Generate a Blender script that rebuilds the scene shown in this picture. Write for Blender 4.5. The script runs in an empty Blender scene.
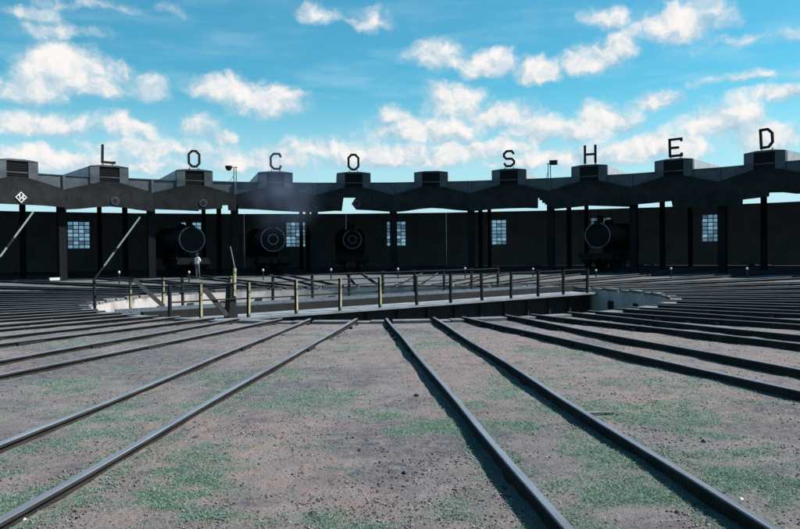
import bpy, math, random
import numpy as np
from mathutils import Matrix, Vector, Euler

R = math.radians
random.seed(7)
rng = np.random.default_rng(11)
SC = bpy.context.scene
COL = SC.collection

# ------------------------------------------------------------------ camera, sky, sun
F_PX, CX, CY = 785.0, 400.0, 264.5          # focal length in photo pixels
CAM_H = 1.665
ROLL = R(0.64)
PITCH = math.atan((CY - 252.33) / F_PX)
cam_d = bpy.data.cameras.new('camera'); cam = bpy.data.objects.new('camera', cam_d); COL.objects.link(cam)
cam_d.sensor_width = 36.0; cam_d.lens = F_PX / 800 * 36.0
cam_d.clip_start = 0.05; cam_d.clip_end = 20000
cam.matrix_world = (Matrix.Translation((0, 0, CAM_H)) @ Matrix.Rotation(math.pi/2 - PITCH, 4, 'X')
                    @ Matrix.Rotation(-ROLL, 4, 'Z'))
SC.camera = cam
SC.view_settings.view_transform = 'Standard'
SC.view_settings.look = 'None'
SC.view_settings.exposure = 0.90
SC.view_settings.gamma = 1.0
SC.render.film_transparent = False

SUN_AZ, SUN_EL = R(80.0), R(46.0)
sun_dir = Vector((math.sin(SUN_AZ)*math.cos(SUN_EL), math.cos(SUN_AZ)*math.cos(SUN_EL), math.sin(SUN_EL)))
sun_d = bpy.data.lights.new('sun', 'SUN'); sun_d.energy = 5.0; sun_d.angle = R(0.5); sun_d.color = (1.0, 0.95, 0.89)
sun = bpy.data.objects.new('sun', sun_d); COL.objects.link(sun)
sun.rotation_euler = sun_dir.to_track_quat('Z', 'Y').to_euler()

def ray(px, py):
    dx, dy = px - CX, CY - py
    c, s = math.cos(ROLL), math.sin(ROLL)
    x, y = dx*c + dy*s, dy*c - dx*s
    d = Vector((x, F_PX*math.cos(PITCH) + y*math.sin(PITCH), y*math.cos(PITCH) - F_PX*math.sin(PITCH)))
    return d.normalized()
def on_ground(px, py, z=0.0):
    d = ray(px, py); t = (z - CAM_H) / d.z
    return Vector((d.x*t, d.y*t, z))

world = bpy.data.worlds.new('World'); SC.world = world; world.use_nodes = True
wn, wl = world.node_tree.nodes, world.node_tree.links
wn.clear()
def N(nodes, t, **kw):
    n = nodes.new(t)
    for k, v in kw.items(): setattr(n, k, v)
    return n
def wmath(op, a, b=None, c=None, clamp=False):
    n = N(wn, 'ShaderNodeMath', operation=op); n.use_clamp = clamp
    for i, v in enumerate((a, b, c)):
        if v is None: continue
        if isinstance(v, (int, float)): n.inputs[i].default_value = v
        else: wl.new(v, n.inputs[i])
    return n.outputs[0]
def wvec(op, a, b=None, c=None, out=0):
    n = N(wn, 'ShaderNodeVectorMath', operation=op)
    for i, v in enumerate((a, b, c)):
        if v is None: continue
        if isinstance(v, tuple): n.inputs[i].default_value = v
        else: wl.new(v, n.inputs[i])
    return n.outputs[out]
def wramp(val, stops):
    n = N(wn, 'ShaderNodeValToRGB'); r = n.color_ramp
    while len(r.elements) < len(stops): r.elements.new(0.5)
    for e, (p, c) in zip(r.elements, stops): e.position = p; e.color = (*c, 1)
    wl.new(val, n.inputs[0]); return n.outputs[0]
def wmap(val, a, b, c, d, smooth=True):
    n = N(wn, 'ShaderNodeMapRange', interpolation_type='SMOOTHSTEP' if smooth else 'LINEAR')
    wl.new(val, n.inputs[0])
    for i, v in enumerate((a, b, c, d)): n.inputs[i+1].default_value = v
    return n.outputs[0]
def wmix(f, a, b, mode='MIX'):
    n = N(wn, 'ShaderNodeMix', data_type='RGBA', blend_type=mode)
    for i, v in ((0, f), (6, a), (7, b)):
        if isinstance(v, (int, float)): n.inputs[i].default_value = v
        elif isinstance(v, tuple): n.inputs[i].default_value = (*v, 1)
        else: wl.new(v, n.inputs[i])
    return n.outputs[2]
def wnoise(vec, scale, detail, rough=0.5, out=0):
    n = N(wn, 'ShaderNodeTexNoise'); n.inputs['Scale'].default_value = scale
    n.inputs['Detail'].default_value = detail; n.inputs['Roughness'].default_value = rough
    wl.new(vec, n.inputs['Vector']); return n.outputs[out]

sky = N(wn, 'ShaderNodeTexSky', sky_type='NISHITA'); sky.sun_disc = False
sky.sun_elevation = SUN_EL; sky.sun_rotation = SUN_AZ
sky.air_density = 1.0; sky.dust_density = 0.6; sky.ozone_density = 1.0
SKY_STRENGTH = 0.064
tc = N(wn, 'ShaderNodeTexCoord')
sep = N(wn, 'ShaderNodeSeparateXYZ'); wl.new(tc.outputs['Generated'], sep.inputs[0])
az = wmath('ARCTAN2', sep.outputs[0], sep.outputs[1])
el = wmath('ARCSINE', sep.outputs[2])
cmb = N(wn, 'ShaderNodeCombineXYZ'); wl.new(az, cmb.inputs[0]); wl.new(el, cmb.inputs[1])
P = cmb.outputs[0]
# edge warp shared by every cloud
warp = wvec('SUBTRACT', wnoise(P, 26.0, 5.0, 0.55, out=1), (0.5, 0.5, 0.5))
Pw = wvec('MULTIPLY_ADD', warp, (0.045, 0.035, 0.0), P)
# cumulus clouds: direction and size of each one, read off the photograph
clouds = [(70, 72, 52, 25, 1), (20, 92, 42, 22, .8), (98, 88, 26, 18, .9), (42, 128, 52, 17, .95), (125, 128, 36, 17, .85),
          (62, 34, 44, 13, .45), (25, 14, 34, 9, .42), (115, 9, 60, 7, .42), (152, 92, 18, 15, .55), (232, 92, 48, 18, 1.05), (272, 104, 38, 20, 1.05),
          (195, 127, 22, 14, .7), (225, 137, 18, 8, .7), (318, 17, 24, 13, .6), (376, 24, 26, 16, .7), (392, 120, 28, 13, .7),
          (440, 58, 34, 18, .9), (485, 66, 32, 16, .9), (545, 74, 26, 15, .9), (590, 62, 34, 20, .95), (618, 52, 24, 16, .9),
          (682, 24, 46, 26, 1), (612, 20, 26, 12, .6), (655, 100, 30, 14, .85), (455, 104, 38, 20, 1.05), (500, 118, 40, 20, 1.05),
          (420, 132, 64, 18, .95), (548, 134, 50, 16, .95), (606, 124, 34, 24, 1.05), (724, 124, 40, 26, 1), (770, 138, 45, 18, .9),
          (660, 148, 70, 16, .8), (785, 94, 30, 9, .6), (160, 150, 90, 14, .75), (310, 150, 70, 14, .7), (40, 158, 70, 12, .8),
          (760, 40, 60, 8, .4), (740, 80, 70, 6, .4),
          (100, 165, 120, 14, .75), (255, 162, 90, 14, .75), (400, 158, 110, 16, .8), (560, 160, 110, 14, .75), (480, 150, 70, 14, .85)]
acc = num = den = None
for (px, py, rx, ry, w) in clouds:
    d = ray(px, py); a, e = math.atan2(d.x, d.y), math.asin(d.z)
    ix, iy = F_PX/rx/1.17, F_PX/ry/1.2
    q = wvec('MULTIPLY_ADD', Pw, (ix, iy, 0.0), (-a*ix, -e*iy, 0.0))
    sq = N(wn, 'ShaderNodeSeparateXYZ'); wl.new(q, sq.inputs[0]); qy = sq.outputs[1]
    ym = wmath('MAXIMUM', qy, wmath('MULTIPLY', qy, -1.45))
    cq = N(wn, 'ShaderNodeCombineXYZ'); wl.new(sq.outputs[0], cq.inputs[0]); wl.new(ym, cq.inputs[1])
    ln = wvec('LENGTH', cq.outputs[0], out=1)
    v = wmath('MULTIPLY_ADD', ln, -w, w)
    acc = v if acc is None else wmath('SMOOTH_MAX', acc, v, 0.14)
    wt = wmath('MAXIMUM', v, 0.0)
    num = wmath('MULTIPLY', wt, qy) if num is None else wmath('MULTIPLY_ADD', wt, qy, num)
    den = wmath('ADD', wt, 0.05) if den is None else wmath('ADD', wt, den)
lift = wmath('DIVIDE', num, den)
# clouds of the same kind over the rest of the sky
D = tc.outputs['Generated']
inview = wmath('MULTIPLY', wmap(wmath('ABSOLUTE', az), 0.50, 0.62, 1, 0), wmap(el, 0.33, 0.42, 1, 0))
far_n = wmath('MULTIPLY_ADD', wnoise(D, 5.0, 6.0, 0.55), 3.2, -2.2)
accf = wmath('ADD', wmath('MULTIPLY', acc, inview), wmath('MULTIPLY', far_n, wmath('SUBTRACT', 1.0, inview)))
n1 = wnoise(Pw, 20.0, 8.0, 0.59)
n1b = wnoise(wvec('ADD', Pw, (0.005, 0.010, 0)), 20.0, 8.0, 0.59)
dens = wmath('MULTIPLY_ADD', wmath('SUBTRACT', n1, 0.5), 1.35, accf)
alpha = wmap(dens, -0.02, 0.58, 0.0, 1.0)
# thin veil low down and streaky wisps
veil_n = wnoise(wvec('MULTIPLY', P, (1.0, 4.5, 1.0)), 7.0, 6.0, 0.6)
veil = wmath('MULTIPLY', wmap(veil_n, 0.42, 0.80, 0.0, 0.6), wmap(el, 0.0, 0.36, 1.0, 0.3))
veil = wmath('MAXIMUM', veil, wmap(el, 0.04, 0.22, 0.85, 0.0))
relief = wmath('MULTIPLY', wmath('SUBTRACT', n1, n1b), 2.9)
core = wmath('ADD', wmath('MULTIPLY_ADD', lift, 0.55, wmap(dens, 0.0, 0.8, 0.34, 0.68)), relief)
ccol = wramp(wmath('MULTIPLY', core, 1.0, clamp=True), [(0.0, (0.22, 0.31, 0.38)), (0.42, (0.32, 0.39, 0.43)), (0.72, (0.45, 0.46, 0.465)), (1.0, (0.52, 0.50, 0.492))])
base = wmix(1.0, sky.outputs[0], (0.36, 1.08, 1.12), 'MULTIPLY')
bg_sky = wvec('SCALE', base); bg_sky.node.inputs['Scale'].default_value = SKY_STRENGTH
below = wmap(el, -0.02, 0.0, 1.0, 0.0)
c1 = wmix(veil, bg_sky, (0.31, 0.44, 0.50))
c2 = wmix(alpha, c1, ccol)
c3 = wmix(below, c2, (0.12, 0.13, 0.13))
bgn = N(wn, 'ShaderNodeBackground'); wl.new(wvec('SCALE', c3), bgn.inputs[0])
bgn.inputs[0].links[0].from_node.inputs['Scale'].default_value = 1.0/SKY_STRENGTH
bgn.inputs[1].default_value = SKY_STRENGTH
wo = N(wn, 'ShaderNodeOutputWorld'); wl.new(bgn.outputs[0], wo.inputs[0])

# ------------------------------------------------------------------ layout (metres)
CEN = Vector((-0.652, 28.593, 0))           # turntable centre
R_PIT = 9.94
NT = 34
PHI = R(360/NT)
A0 = R(0.234)
R_F, R_B = 32.45, 63.0                       # shed front and back
def pol(r, a, z=0.0):                        # a: clockwise from +Y about the turntable centre
    return Vector((CEN.x + r*math.sin(a), CEN.y + r*math.cos(a), z))

# ------------------------------------------------------------------ materials
def mat(name, col, rough=0.8, metal=0.0, var=None, vscale=4.0, amount=0.5, bump=0.0, bscale=40.0, spec=0.3, coord='Object', vscale3=None, thr=(0.4, 0.65)):
    m = bpy.data.materials.new(name); m.use_nodes = True
    nt = m.node_tree; b = nt.nodes['Principled BSDF']
    b.inputs['Roughness'].default_value = rough; b.inputs['Metallic'].default_value = metal
    b.inputs['Specular IOR Level'].default_value = spec
    t = nt.nodes.new('ShaderNodeTexCoord')
    if var:
        n = nt.nodes.new('ShaderNodeTexNoise'); n.inputs['Scale'].default_value = vscale; n.inputs['Detail'].default_value = 7; n.inputs['Roughness'].default_value = 0.62
        if vscale3:
            mp = nt.nodes.new('ShaderNodeMapping'); mp.inputs['Scale'].default_value = vscale3
            nt.links.new(t.outputs[coord], mp.inputs[0]); nt.links.new(mp.outputs[0], n.inputs['Vector'])
        else: nt.links.new(t.outputs[coord], n.inputs['Vector'])
        mr = nt.nodes.new('ShaderNodeMapRange'); mr.inputs[1].default_value = thr[0]; mr.inputs[2].default_value = thr[1]; mr.inputs[4].default_value = amount
        nt.links.new(n.outputs[0], mr.inputs[0])
        mx = nt.nodes.new('ShaderNodeMix'); mx.data_type = 'RGBA'
        mx.inputs[6].default_value = (*col, 1); mx.inputs[7].default_value = (*var, 1)
        nt.links.new(mr.outputs[0], mx.inputs[0]); nt.links.new(mx.outputs[2], b.inputs['Base Color'])
    else: b.inputs['Base Color'].default_value = (*col, 1)
    if bump:
        n2 = nt.nodes.new('ShaderNodeTexNoise'); n2.inputs['Scale'].default_value = bscale; n2.inputs['Detail'].default_value = 5
        nt.links.new(t.outputs[coord], n2.inputs['Vector'])
        bp = nt.nodes.new('ShaderNodeBump'); bp.inputs['Strength'].default_value = bump; bp.inputs['Distance'].default_value = 0.02
        nt.links.new(n2.outputs[0], bp.inputs['Height']); nt.links.new(bp.outputs[0], b.inputs['Normal'])
    return m

M = {}
M['sheet'] = mat('pale_sheeting', (0.28, 0.30, 0.32), 0.7, var=(0.15, 0.17, 0.18), vscale=1.2, amount=0.7)
M['concrete'] = mat('weathered_concrete', (0.100, 0.113, 0.127), 0.9, spec=0.1, var=(0.040, 0.047, 0.056), vscale=0.9, amount=0.85, bump=0.3, bscale=6)
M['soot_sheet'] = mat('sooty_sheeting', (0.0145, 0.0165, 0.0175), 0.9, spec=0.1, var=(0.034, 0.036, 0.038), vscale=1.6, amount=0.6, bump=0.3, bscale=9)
M['soot_wall'] = mat('sooty_wall', (0.25, 0.285, 0.315), 0.95, spec=0.1, var=(0.18, 0.205, 0.23), vscale=0.7, amount=0.8)
M['soot_floor'] = mat('oily_floor', (0.06, 0.062, 0.066), 0.95, var=(0.03, 0.032, 0.034), vscale=0.6, amount=0.9)
M['post_black'] = mat('tarred_post', (0.014, 0.0155, 0.017), 0.95, spec=0.02)
M['letter'] = mat('sign_black', (0.010, 0.017, 0.020), 0.7, spec=0.1, var=(0.03, 0.035, 0.035), vscale=3, amount=0.6)
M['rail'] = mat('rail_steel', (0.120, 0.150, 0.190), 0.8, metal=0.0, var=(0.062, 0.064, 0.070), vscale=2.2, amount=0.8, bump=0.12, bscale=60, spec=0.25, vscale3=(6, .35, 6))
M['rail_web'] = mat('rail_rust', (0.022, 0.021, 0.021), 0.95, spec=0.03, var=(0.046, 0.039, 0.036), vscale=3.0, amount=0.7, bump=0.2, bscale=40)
M['loco'] = mat('loco_black', (0.009, 0.010, 0.011), 0.75, spec=0.15, var=(0.016, 0.017, 0.018), vscale=2.0, amount=0.7)
M['loco_rim'] = mat('worn_steel', (0.34, 0.42, 0.50), 0.5, metal=0.2, var=(0.12, 0.14, 0.16), vscale=3.0, amount=0.7)
M['iron'] = mat('dark_iron', (0.015, 0.0165, 0.0175), 0.85, spec=0.15, var=(0.026, 0.025, 0.025), vscale=3.0, amount=0.7, bump=0.2, bscale=25)
M['timber'] = mat('old_timber', (0.030, 0.031, 0.032), 0.9, var=(0.06, 0.06, 0.06), vscale=2.0, amount=0.6, vscale3=(1, 14, 14), bump=0.4, bscale=18)
M['walk'] = mat('walkway_plate', (0.20, 0.22, 0.24), 0.85, var=(0.10, 0.11, 0.125), vscale=1.3, amount=0.7, bump=0.2, bscale=20)
M['yellow'] = mat('faded_yellow', (0.40, 0.36, 0.19), 0.7, var=(0.05, 0.05, 0.045), vscale=3.5, amount=0.9, thr=(.45, .6))
M['pit'] = mat('pit_concrete', (0.38, 0.35, 0.335), 0.9, var=(0.13, 0.13, 0.135), vscale=0.8, amount=0.85, vscale3=(1, 1, .35), bump=0.2, bscale=10, thr=(.46, .68))
M['pit_stain'] = mat('pit_soot', (0.05, 0.055, 0.06), 0.9, var=(0.16, 0.16, 0.16), vscale=2.0, amount=0.7)
M['coping'] = mat('coping_concrete', (0.14, 0.145, 0.15), 0.9, var=(0.06, 0.06, 0.065), vscale=2.5, amount=0.8, bump=0.3, bscale=14)
M['pit_floor'] = mat('pit_floor', (0.09, 0.09, 0.095), 0.9, var=(0.16, 0.15, 0.15), vscale=0.8, amount=0.8, bump=0.4, bscale=10)
M['white'] = mat('white_paint', (0.72, 0.72, 0.70), 0.6, var=(0.4, 0.4, 0.4), vscale=9, amount=0.4)
M['pole'] = mat('rod_streak_grey', (0.24, 0.26, 0.27), 0.6, var=(0.22, 0.24, 0.25), vscale=3, amount=0.6)  # grey of the lever rod, also of the painted sun streaks
M['plate'] = mat('grimy_enamel', (0.035, 0.05, 0.075), 0.5, var=(0.02, 0.025, 0.03), vscale=6, amount=0.6)
M['stone_dark'] = mat('clinker', (0.03, 0.03, 0.035), 0.9, var=(0.08, 0.08, 0.09), vscale=20, amount=0.6)
M['stone_pale'] = mat('pale_stone', (0.62, 0.62, 0.62), 0.85, var=(0.35, 0.35, 0.36), vscale=25, amount=0.6)
M['board'] = mat('grey_board', (0.11, 0.12, 0.135), 0.85, var=(0.16, 0.16, 0.17), vscale=4, amount=0.7, vscale3=(1, 9, 9))
# window glass: dirty panes, half clear
def glass():
    m = bpy.data.materials.new('dirty_glass'); m.use_nodes = True; nt = m.node_tree
    out = nt.nodes['Material Output']; pb = nt.nodes['Principled BSDF']
    pb.inputs['Base Color'].default_value = (0.25, 0.35, 0.45, 1); pb.inputs['Roughness'].default_value = 0.35
    tr = nt.nodes.new('ShaderNodeBsdfTransparent'); tr.inputs[0].default_value = (0.74, 0.84, 0.93, 1)
    mx = nt.nodes.new('ShaderNodeMixShader')
    t = nt.nodes.new('ShaderNodeTexCoord'); n = nt.nodes.new('ShaderNodeTexWhiteNoise'); n.noise_dimensions = '3D'
    mp = nt.nodes.new('ShaderNodeVectorMath'); mp.operation = 'SNAP'; mp.inputs[1].default_value = (0.55, 500, 0.405)
    oi = nt.nodes.new('ShaderNodeObjectInfo'); va = nt.nodes.new('ShaderNodeVectorMath'); va.operation = 'ADD'
    nt.links.new(t.outputs['Object'], mp.inputs[0]); nt.links.new(mp.outputs[0], va.inputs[0]); nt.links.new(oi.outputs['Random'], va.inputs[1]); nt.links.new(va.outputs[0], n.inputs[0])
    mr = nt.nodes.new('ShaderNodeMapRange'); mr.inputs[3].default_value = 0.15; mr.inputs[4].default_value = 0.62
    nt.links.new(n.outputs[0], mr.inputs[0]); nt.links.new(mr.outputs[0], mx.inputs[0])
    nt.links.new(tr.outputs[0], mx.inputs[1]); nt.links.new(pb.outputs[0], mx.inputs[2])
    nt.links.new(mx.outputs[0], out.inputs[0]); return m
M['glass'] = glass()

# ------------------------------------------------------------------ helpers
class MB:
    def __init__(s): s.v = []; s.f = []; s.mi = []
    def add(s, v, f, mi=0):
        o = len(s.v); s.v += [tuple(p) for p in v]; s.f += [tuple(i+o for i in q) for q in f]; s.mi += [mi]*len(f); return s
    def box(s, x0, x1, y0, y1, z0, z1, mx=None, mi=0):
        v = [Vector(p) for p in ((x0,y0,z0),(x1,y0,z0),(x1,y1,z0),(x0,y1,z0),(x0,y0,z1),(x1,y0,z1),(x1,y1,z1),(x0,y1,z1))]
        if mx is not None: v = [mx @ p for p in v]
        return s.add(v, [(0,3,2,1),(4,5,6,7),(0,1,5,4),(1,2,6,5),(2,3,7,6),(3,0,4,7)], mi)
    def bar(s, a, b, w, h=None, mi=0):
        a, b = Vector(a), Vector(b); d = b - a; L = d.length
        q = d.to_track_quat('X', 'Z').to_matrix().to_4x4(); q.translation = a
        h = h or w; return s.box(0, L, -w/2, w/2, -h/2, h/2, q, mi)
    def tube(s, a, b, r, r2=None, n=10, mi=0, caps=True):
        a, b = Vector(a), Vector(b); d = b - a; q = d.to_track_quat('Z', 'Y').to_matrix(); r2 = r if r2 is None else r2
        v = []
        for P_, rr in ((a, r), (b, r2)):
            for i in range(n):
                t = 2*math.pi*i/n; v.append(P_ + q @ Vector((rr*math.cos(t), rr*math.sin(t), 0)))
        f = [(i, (i+1) % n, n+(i+1) % n, n+i) for i in range(n)]
        if caps: f += [tuple(range(n-1, -1, -1)), tuple(range(n, 2*n))]
        return s.add(v, f, mi)
    def lathe(s, prof, axis_o=(0,0,0), axis='Y', n=24, mi=0):      # prof: (radius, along)
        v = []; o = Vector(axis_o)
        for (r, h) in prof:
            for i in range(n):
                t = 2*math.pi*i/n; c, d = r*math.cos(t), r*math.sin(t)
                v.append(o + (Vector((c, h, d)) if axis == 'Y' else Vector((c, d, h))))
        f = []
        for k in range(len(prof)-1):
            for i in range(n):
                j = (i+1) % n; f.append((k*n+i, k*n+j, (k+1)*n+j, (k+1)*n+i))
        f += [tuple(range(n)), tuple(range((len(prof)-1)*n, len(prof)*n))[::-1]]
        return s.add(v, f, mi)
    def prism(s, pts, y0, y1, mi=0, mx=None):                       # outline in x-z, pushed along y
        n = len(pts); v = [Vector((x, y0, z)) for x, z in pts] + [Vector((x, y1, z)) for x, z in pts]
        if mx is not None: v = [mx @ p for p in v]
        f = [tuple(range(n)), tuple(range(2*n-1, n-1, -1))] + [(i, n+i, n+(i+1) % n, (i+1) % n) for i in range(n)]
        return s.add(v, f, mi)
    def mesh(s, name, *mats, smooth=False):
        me = bpy.data.meshes.new(name); me.from_pydata(s.v, [], s.f)
        for m in mats: me.materials.append(M[m] if isinstance(m, str) else m)
        me.polygons.foreach_set('material_index', s.mi)
        import bmesh
        bm = bmesh.new(); bm.from_mesh(me); bmesh.ops.recalc_face_normals(bm, faces=bm.faces); bm.to_mesh(me); bm.free()
        if smooth:
            me.polygons.foreach_set('use_smooth', [True]*len(me.polygons)); me.set_sharp_from_angle(angle=R(35))
        me.update(); return me
    def build(s, name, *mats, parent=None, smooth=False):
        return link(name, s.mesh(name, *mats, smooth=smooth), parent)
def link(name, me, parent=None, loc=None, rz=0.0):
    o = bpy.data.objects.new(name, me); COL.objects.link(o)
    if parent: o.parent = parent
    if loc is not None: o.location = loc
    if rz: o.rotation_euler.z = rz
    return o
def tag(o, label=None, cat=None, group=None, kind=None):
    for k, v in (('label', label), ('category', cat), ('group', group), ('kind', kind)):
        if v: o[k] = v
    return o
def empty(name, loc=(0,0,0), rz=0.0, **kw):
    o = bpy.data.objects.new(name, None); COL.objects.link(o); o.location = loc; o.rotation_euler.z = rz
    o.empty_display_size = 0.3; return tag(o, **kw)
def copy_tree(o, parent=None):
    c = o.copy(); COL.objects.link(c)
    if parent: c.parent = parent
    for ch in list(o.children): copy_tree(ch, c)
    return c
# vectorised value noise
_T = rng.random((256, 256))
def vn(x, y):
    xi, yi = np.floor(x).astype(int), np.floor(y).astype(int); fx, fy = x-xi, y-yi
    fx, fy = fx*fx*(3-2*fx), fy*fy*(3-2*fy)
    a, b = _T[xi % 256, yi % 256], _T[(xi+1) % 256, yi % 256]; c, d = _T[xi % 256, (yi+1) % 256], _T[(xi+1) % 256, (yi+1) % 256]
    return a*(1-fx)*(1-fy)+b*fx*(1-fy)+c*(1-fx)*fy+d*fx*fy
def fbm(x, y, f=1.0, o=5):
    s = 0; a = 0.5; t = 0
    for k in range(o): s = s + a*vn(x*f+17.3*k, y*f+5.1*k); t += a; a *= 0.55; f *= 2.03
    return s/t
def sstep(x, a, b):
    t = np.clip((x-a)/(b-a), 0, 1); return t*t*(3-2*t)

# ------------------------------------------------------------------ ground
def ell(px, py, rx, ry):                       # a patch on the ground, from its place in the photograph
    c = on_ground(px, py); l = on_ground(px-rx, py); r = on_ground(px+rx, py); t = on_ground(px, max(py-ry, 300)); b = on_ground(px, py+ry)
    return c.x, c.y, (r.x-l.x)/2, (t.y-b.y)/2
GRASS = [ell(*q) for q in ((300,395,95,14),(400,415,60,12),(95,410,60,14),(50,445,60,14),(45,505,85,22),(150,505,60,20),(200,468,45,14),(215,488,30,14),
        (620,482,55,18),(590,408,50,11),(690,390,60,10),(455,495,22,9),(745,475,45,8),(20,342,80,6),(560,372,35,5),(440,345,25,5),(235,445,50,9),
        (320,375,40,7),(205,340,35,4),(60,392,40,8),(505,380,14,10),(640,365,60,4),(560,352,30,3),(330,335,18,3),(430,335,25,3),(120,425,40,10),(20,475,40,14),(690,415,30,6))]
def masks(x, y):
    g = np.full_like(x, -1.0)
    for (cx, cy, rx, ry) in GRASS:
        g = np.maximum(g, 1-np.sqrt(((x-cx)/rx)**2+((y-cy)/ry)**2))
    n = fbm(x, y, 1.1, 6); n2 = fbm(x+40, y-13, 0.45, 4)
    n3 = fbm(x-7, y+3, 3.4, 4)
    grass = sstep(g*0.34 + (n-0.5)*2.0 + (n2-0.5)*0.9 + (n3-0.5)*1.9 + 0.20, 0.0, 0.85)
    dark = np.maximum(sstep(fbm(x-31, y+71, 0.55, 5), 0.50, 0.66), sstep(fbm(x+11, y+31, 1.9, 4), 0.60, 0.72))
    pink = np.clip(sstep(fbm(x+91, y+23, 0.38, 5), 0.45, 0.62) + .8*np.exp(-((x-.4)/3.2)**2-((y-13.0)/5.0)**2)*sstep(fbm(x+5, y+2, 1.2, 4), .35, .6), 0, 1)
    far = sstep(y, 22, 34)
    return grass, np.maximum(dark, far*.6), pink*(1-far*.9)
def relief(x, y):
    return (fbm(x, y, 0.7, 5)-0.5)*0.06 + (fbm(x+9, y+4, 4.0, 3)-0.5)*0.02 - 0.012 + 0.034*sstep(-x-.02*y, .3, 1.8)*(1-sstep(y, 24, 30))
rr = [R_PIT+0.36]; 
while rr[-1] < 27: rr.append(rr[-1] + 0.11)
st = 0.15
while rr[-1] < 4000: rr.append(rr[-1] + st); st *= 1.10
rr = np.array(rr)
mid = math.pi - 0.02
fine = np.arange(-R(75), R(75), R(0.42)); coarse = np.linspace(R(75), 2*math.pi-R(75), 150, endpoint=False)
aa = np.concatenate([fine, coarse]) + mid
AA, RR = np.meshgrid(aa, rr)
gx, gy = CEN.x + RR*np.sin(AA), CEN.y + RR*np.cos(AA)
gz = relief(gx, gy)*np.clip((RR-R_PIT-0.36)/0.8, 0.0, 1)*np.clip((60-RR)/30, 0.3, 1)
nr, na = AA.shape
verts = np.stack([gx, gy, gz], -1).reshape(-1, 3)
i0 = (np.arange(nr-1)[:, None]*na + np.arange(na)[None]); i1 = (np.arange(nr-1)[:, None]*na + (np.arange(na)[None]+1) % na)
quads = np.stack([i0, i0+na, i1+na, i1], -1).reshape(-1, 4)
def np_mesh(name, verts, faces, smooth=True):
    k = faces.shape[1]; me = bpy.data.meshes.new(name)
    me.vertices.add(len(verts)); me.vertices.foreach_set('co', verts.astype(np.float32).ravel())
    me.loops.add(faces.size); me.loops.foreach_set('vertex_index', faces.astype(np.int32).ravel())
    me.polygons.add(len(faces)); me.polygons.foreach_set('loop_start', np.arange(0, faces.size, k, dtype=np.int32))
    me.update(calc_edges=True)
    if smooth: me.polygons.foreach_set('use_smooth', np.ones(len(faces), bool))
    return me
gme = np_mesh('ground', verts, quads)
ga, da, pa = masks(gx.ravel(), gy.ravel())
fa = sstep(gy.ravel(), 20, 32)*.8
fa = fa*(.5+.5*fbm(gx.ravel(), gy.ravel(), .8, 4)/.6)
for nm, arr in (('grass', ga), ('dark', da), ('pink', pa), ('far', np.clip(fa, 0, 1))):
    at = gme.attributes.new(nm, 'FLOAT', 'POINT'); at.data.foreach_set('value', arr.astype(np.float32))
def ground_mat():
    m = bpy.data.materials.new('cinder_ground'); m.use_nodes = True; nt = m.node_tree; L = nt.links
    b = nt.nodes['Principled BSDF']; b.inputs['Roughness'].default_value = 0.95; b.inputs['Specular IOR Level'].default_value = 0.1
    t = nt.nodes.new('ShaderNodeTexCoord')
    def noise(s, d=6, r=0.6):
        n = nt.nodes.new('ShaderNodeTexNoise'); n.inputs['Scale'].default_value = s; n.inputs['Detail'].default_value = d; n.inputs['Roughness'].default_value = r
        L.new(t.outputs['Object'], n.inputs['Vector']); return n.outputs[0]
    def at(nm):
        n = nt.nodes.new('ShaderNodeAttribute'); n.attribute_name = nm; return n.outputs['Fac']
    def mr(v, a, b_, c=0.0, d=1.0):
        n = nt.nodes.new('ShaderNodeMapRange'); L.new(v, n.inputs[0])
        for i, x in enumerate((a, b_, c, d)): n.inputs[i+1].default_value = x
        return n.outputs[0]
    def mul(a, b_):
        n = nt.nodes.new('ShaderNodeMath'); n.operation = 'MULTIPLY'
        for i, x in enumerate((a, b_)):
            if isinstance(x, float): n.inputs[i].default_value = x
            else: L.new(x, n.inputs[i])
        return n.outputs[0]
    def mix(f, a, b_):
        n = nt.nodes.new('ShaderNodeMix'); n.data_type = 'RGBA'
        for i, x in ((0, f), (6, a), (7, b_)):
            if isinstance(x, float): n.inputs[i].default_value = x
            elif isinstance(x, tuple): n.inputs[i].default_value = (*x, 1)
            else: L.new(x, n.inputs[i])
        return n.outputs[2]
    c = mix(mr(noise(3.0), .38, .62), (0.126, 0.119, 0.124), (0.186, 0.168, 0.169))
    c = mix(mul(at('pink'), mr(noise(5.0), .38, .62, .0, .65)), c, (0.235, 0.165, 0.145))
    c = mix(mul(at('dark'), mr(noise(8.0), .36, .6, .1, .85)), c, (0.060, 0.065, 0.082))
    c = mix(mr(noise(55.0, 3), .5, .74, 0, .75), c, (0.22, 0.195, 0.195))
    c = mix(mr(noise(42.0, 4), .55, .72, 0, .85), c, (0.022, 0.021, 0.025))
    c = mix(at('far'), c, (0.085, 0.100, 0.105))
    c = mix(mul(at('grass'), mr(noise(24.0, 5),   .40, .62, .0, .8)), c, (0.125, 0.190, 0.145))
    L.new(c, b.inputs['Base Color'])
    bp = nt.nodes.new('ShaderNodeBump'); bp.inputs['Strength'].default_value = 0.9; bp.inputs['Distance'].default_value = 0.03
    ad = nt.nodes.new('ShaderNodeMath'); ad.operation = 'ADD'; L.new(noise(38.0, 6, .7), ad.inputs[0]); L.new(noise(9.0, 4), ad.inputs[1])
    L.new(ad.outputs[0], bp.inputs['Height']); L.new(bp.outputs[0], b.inputs['Normal'])
    return m
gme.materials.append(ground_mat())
tag(link('ground', gme), kind='structure')

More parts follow.
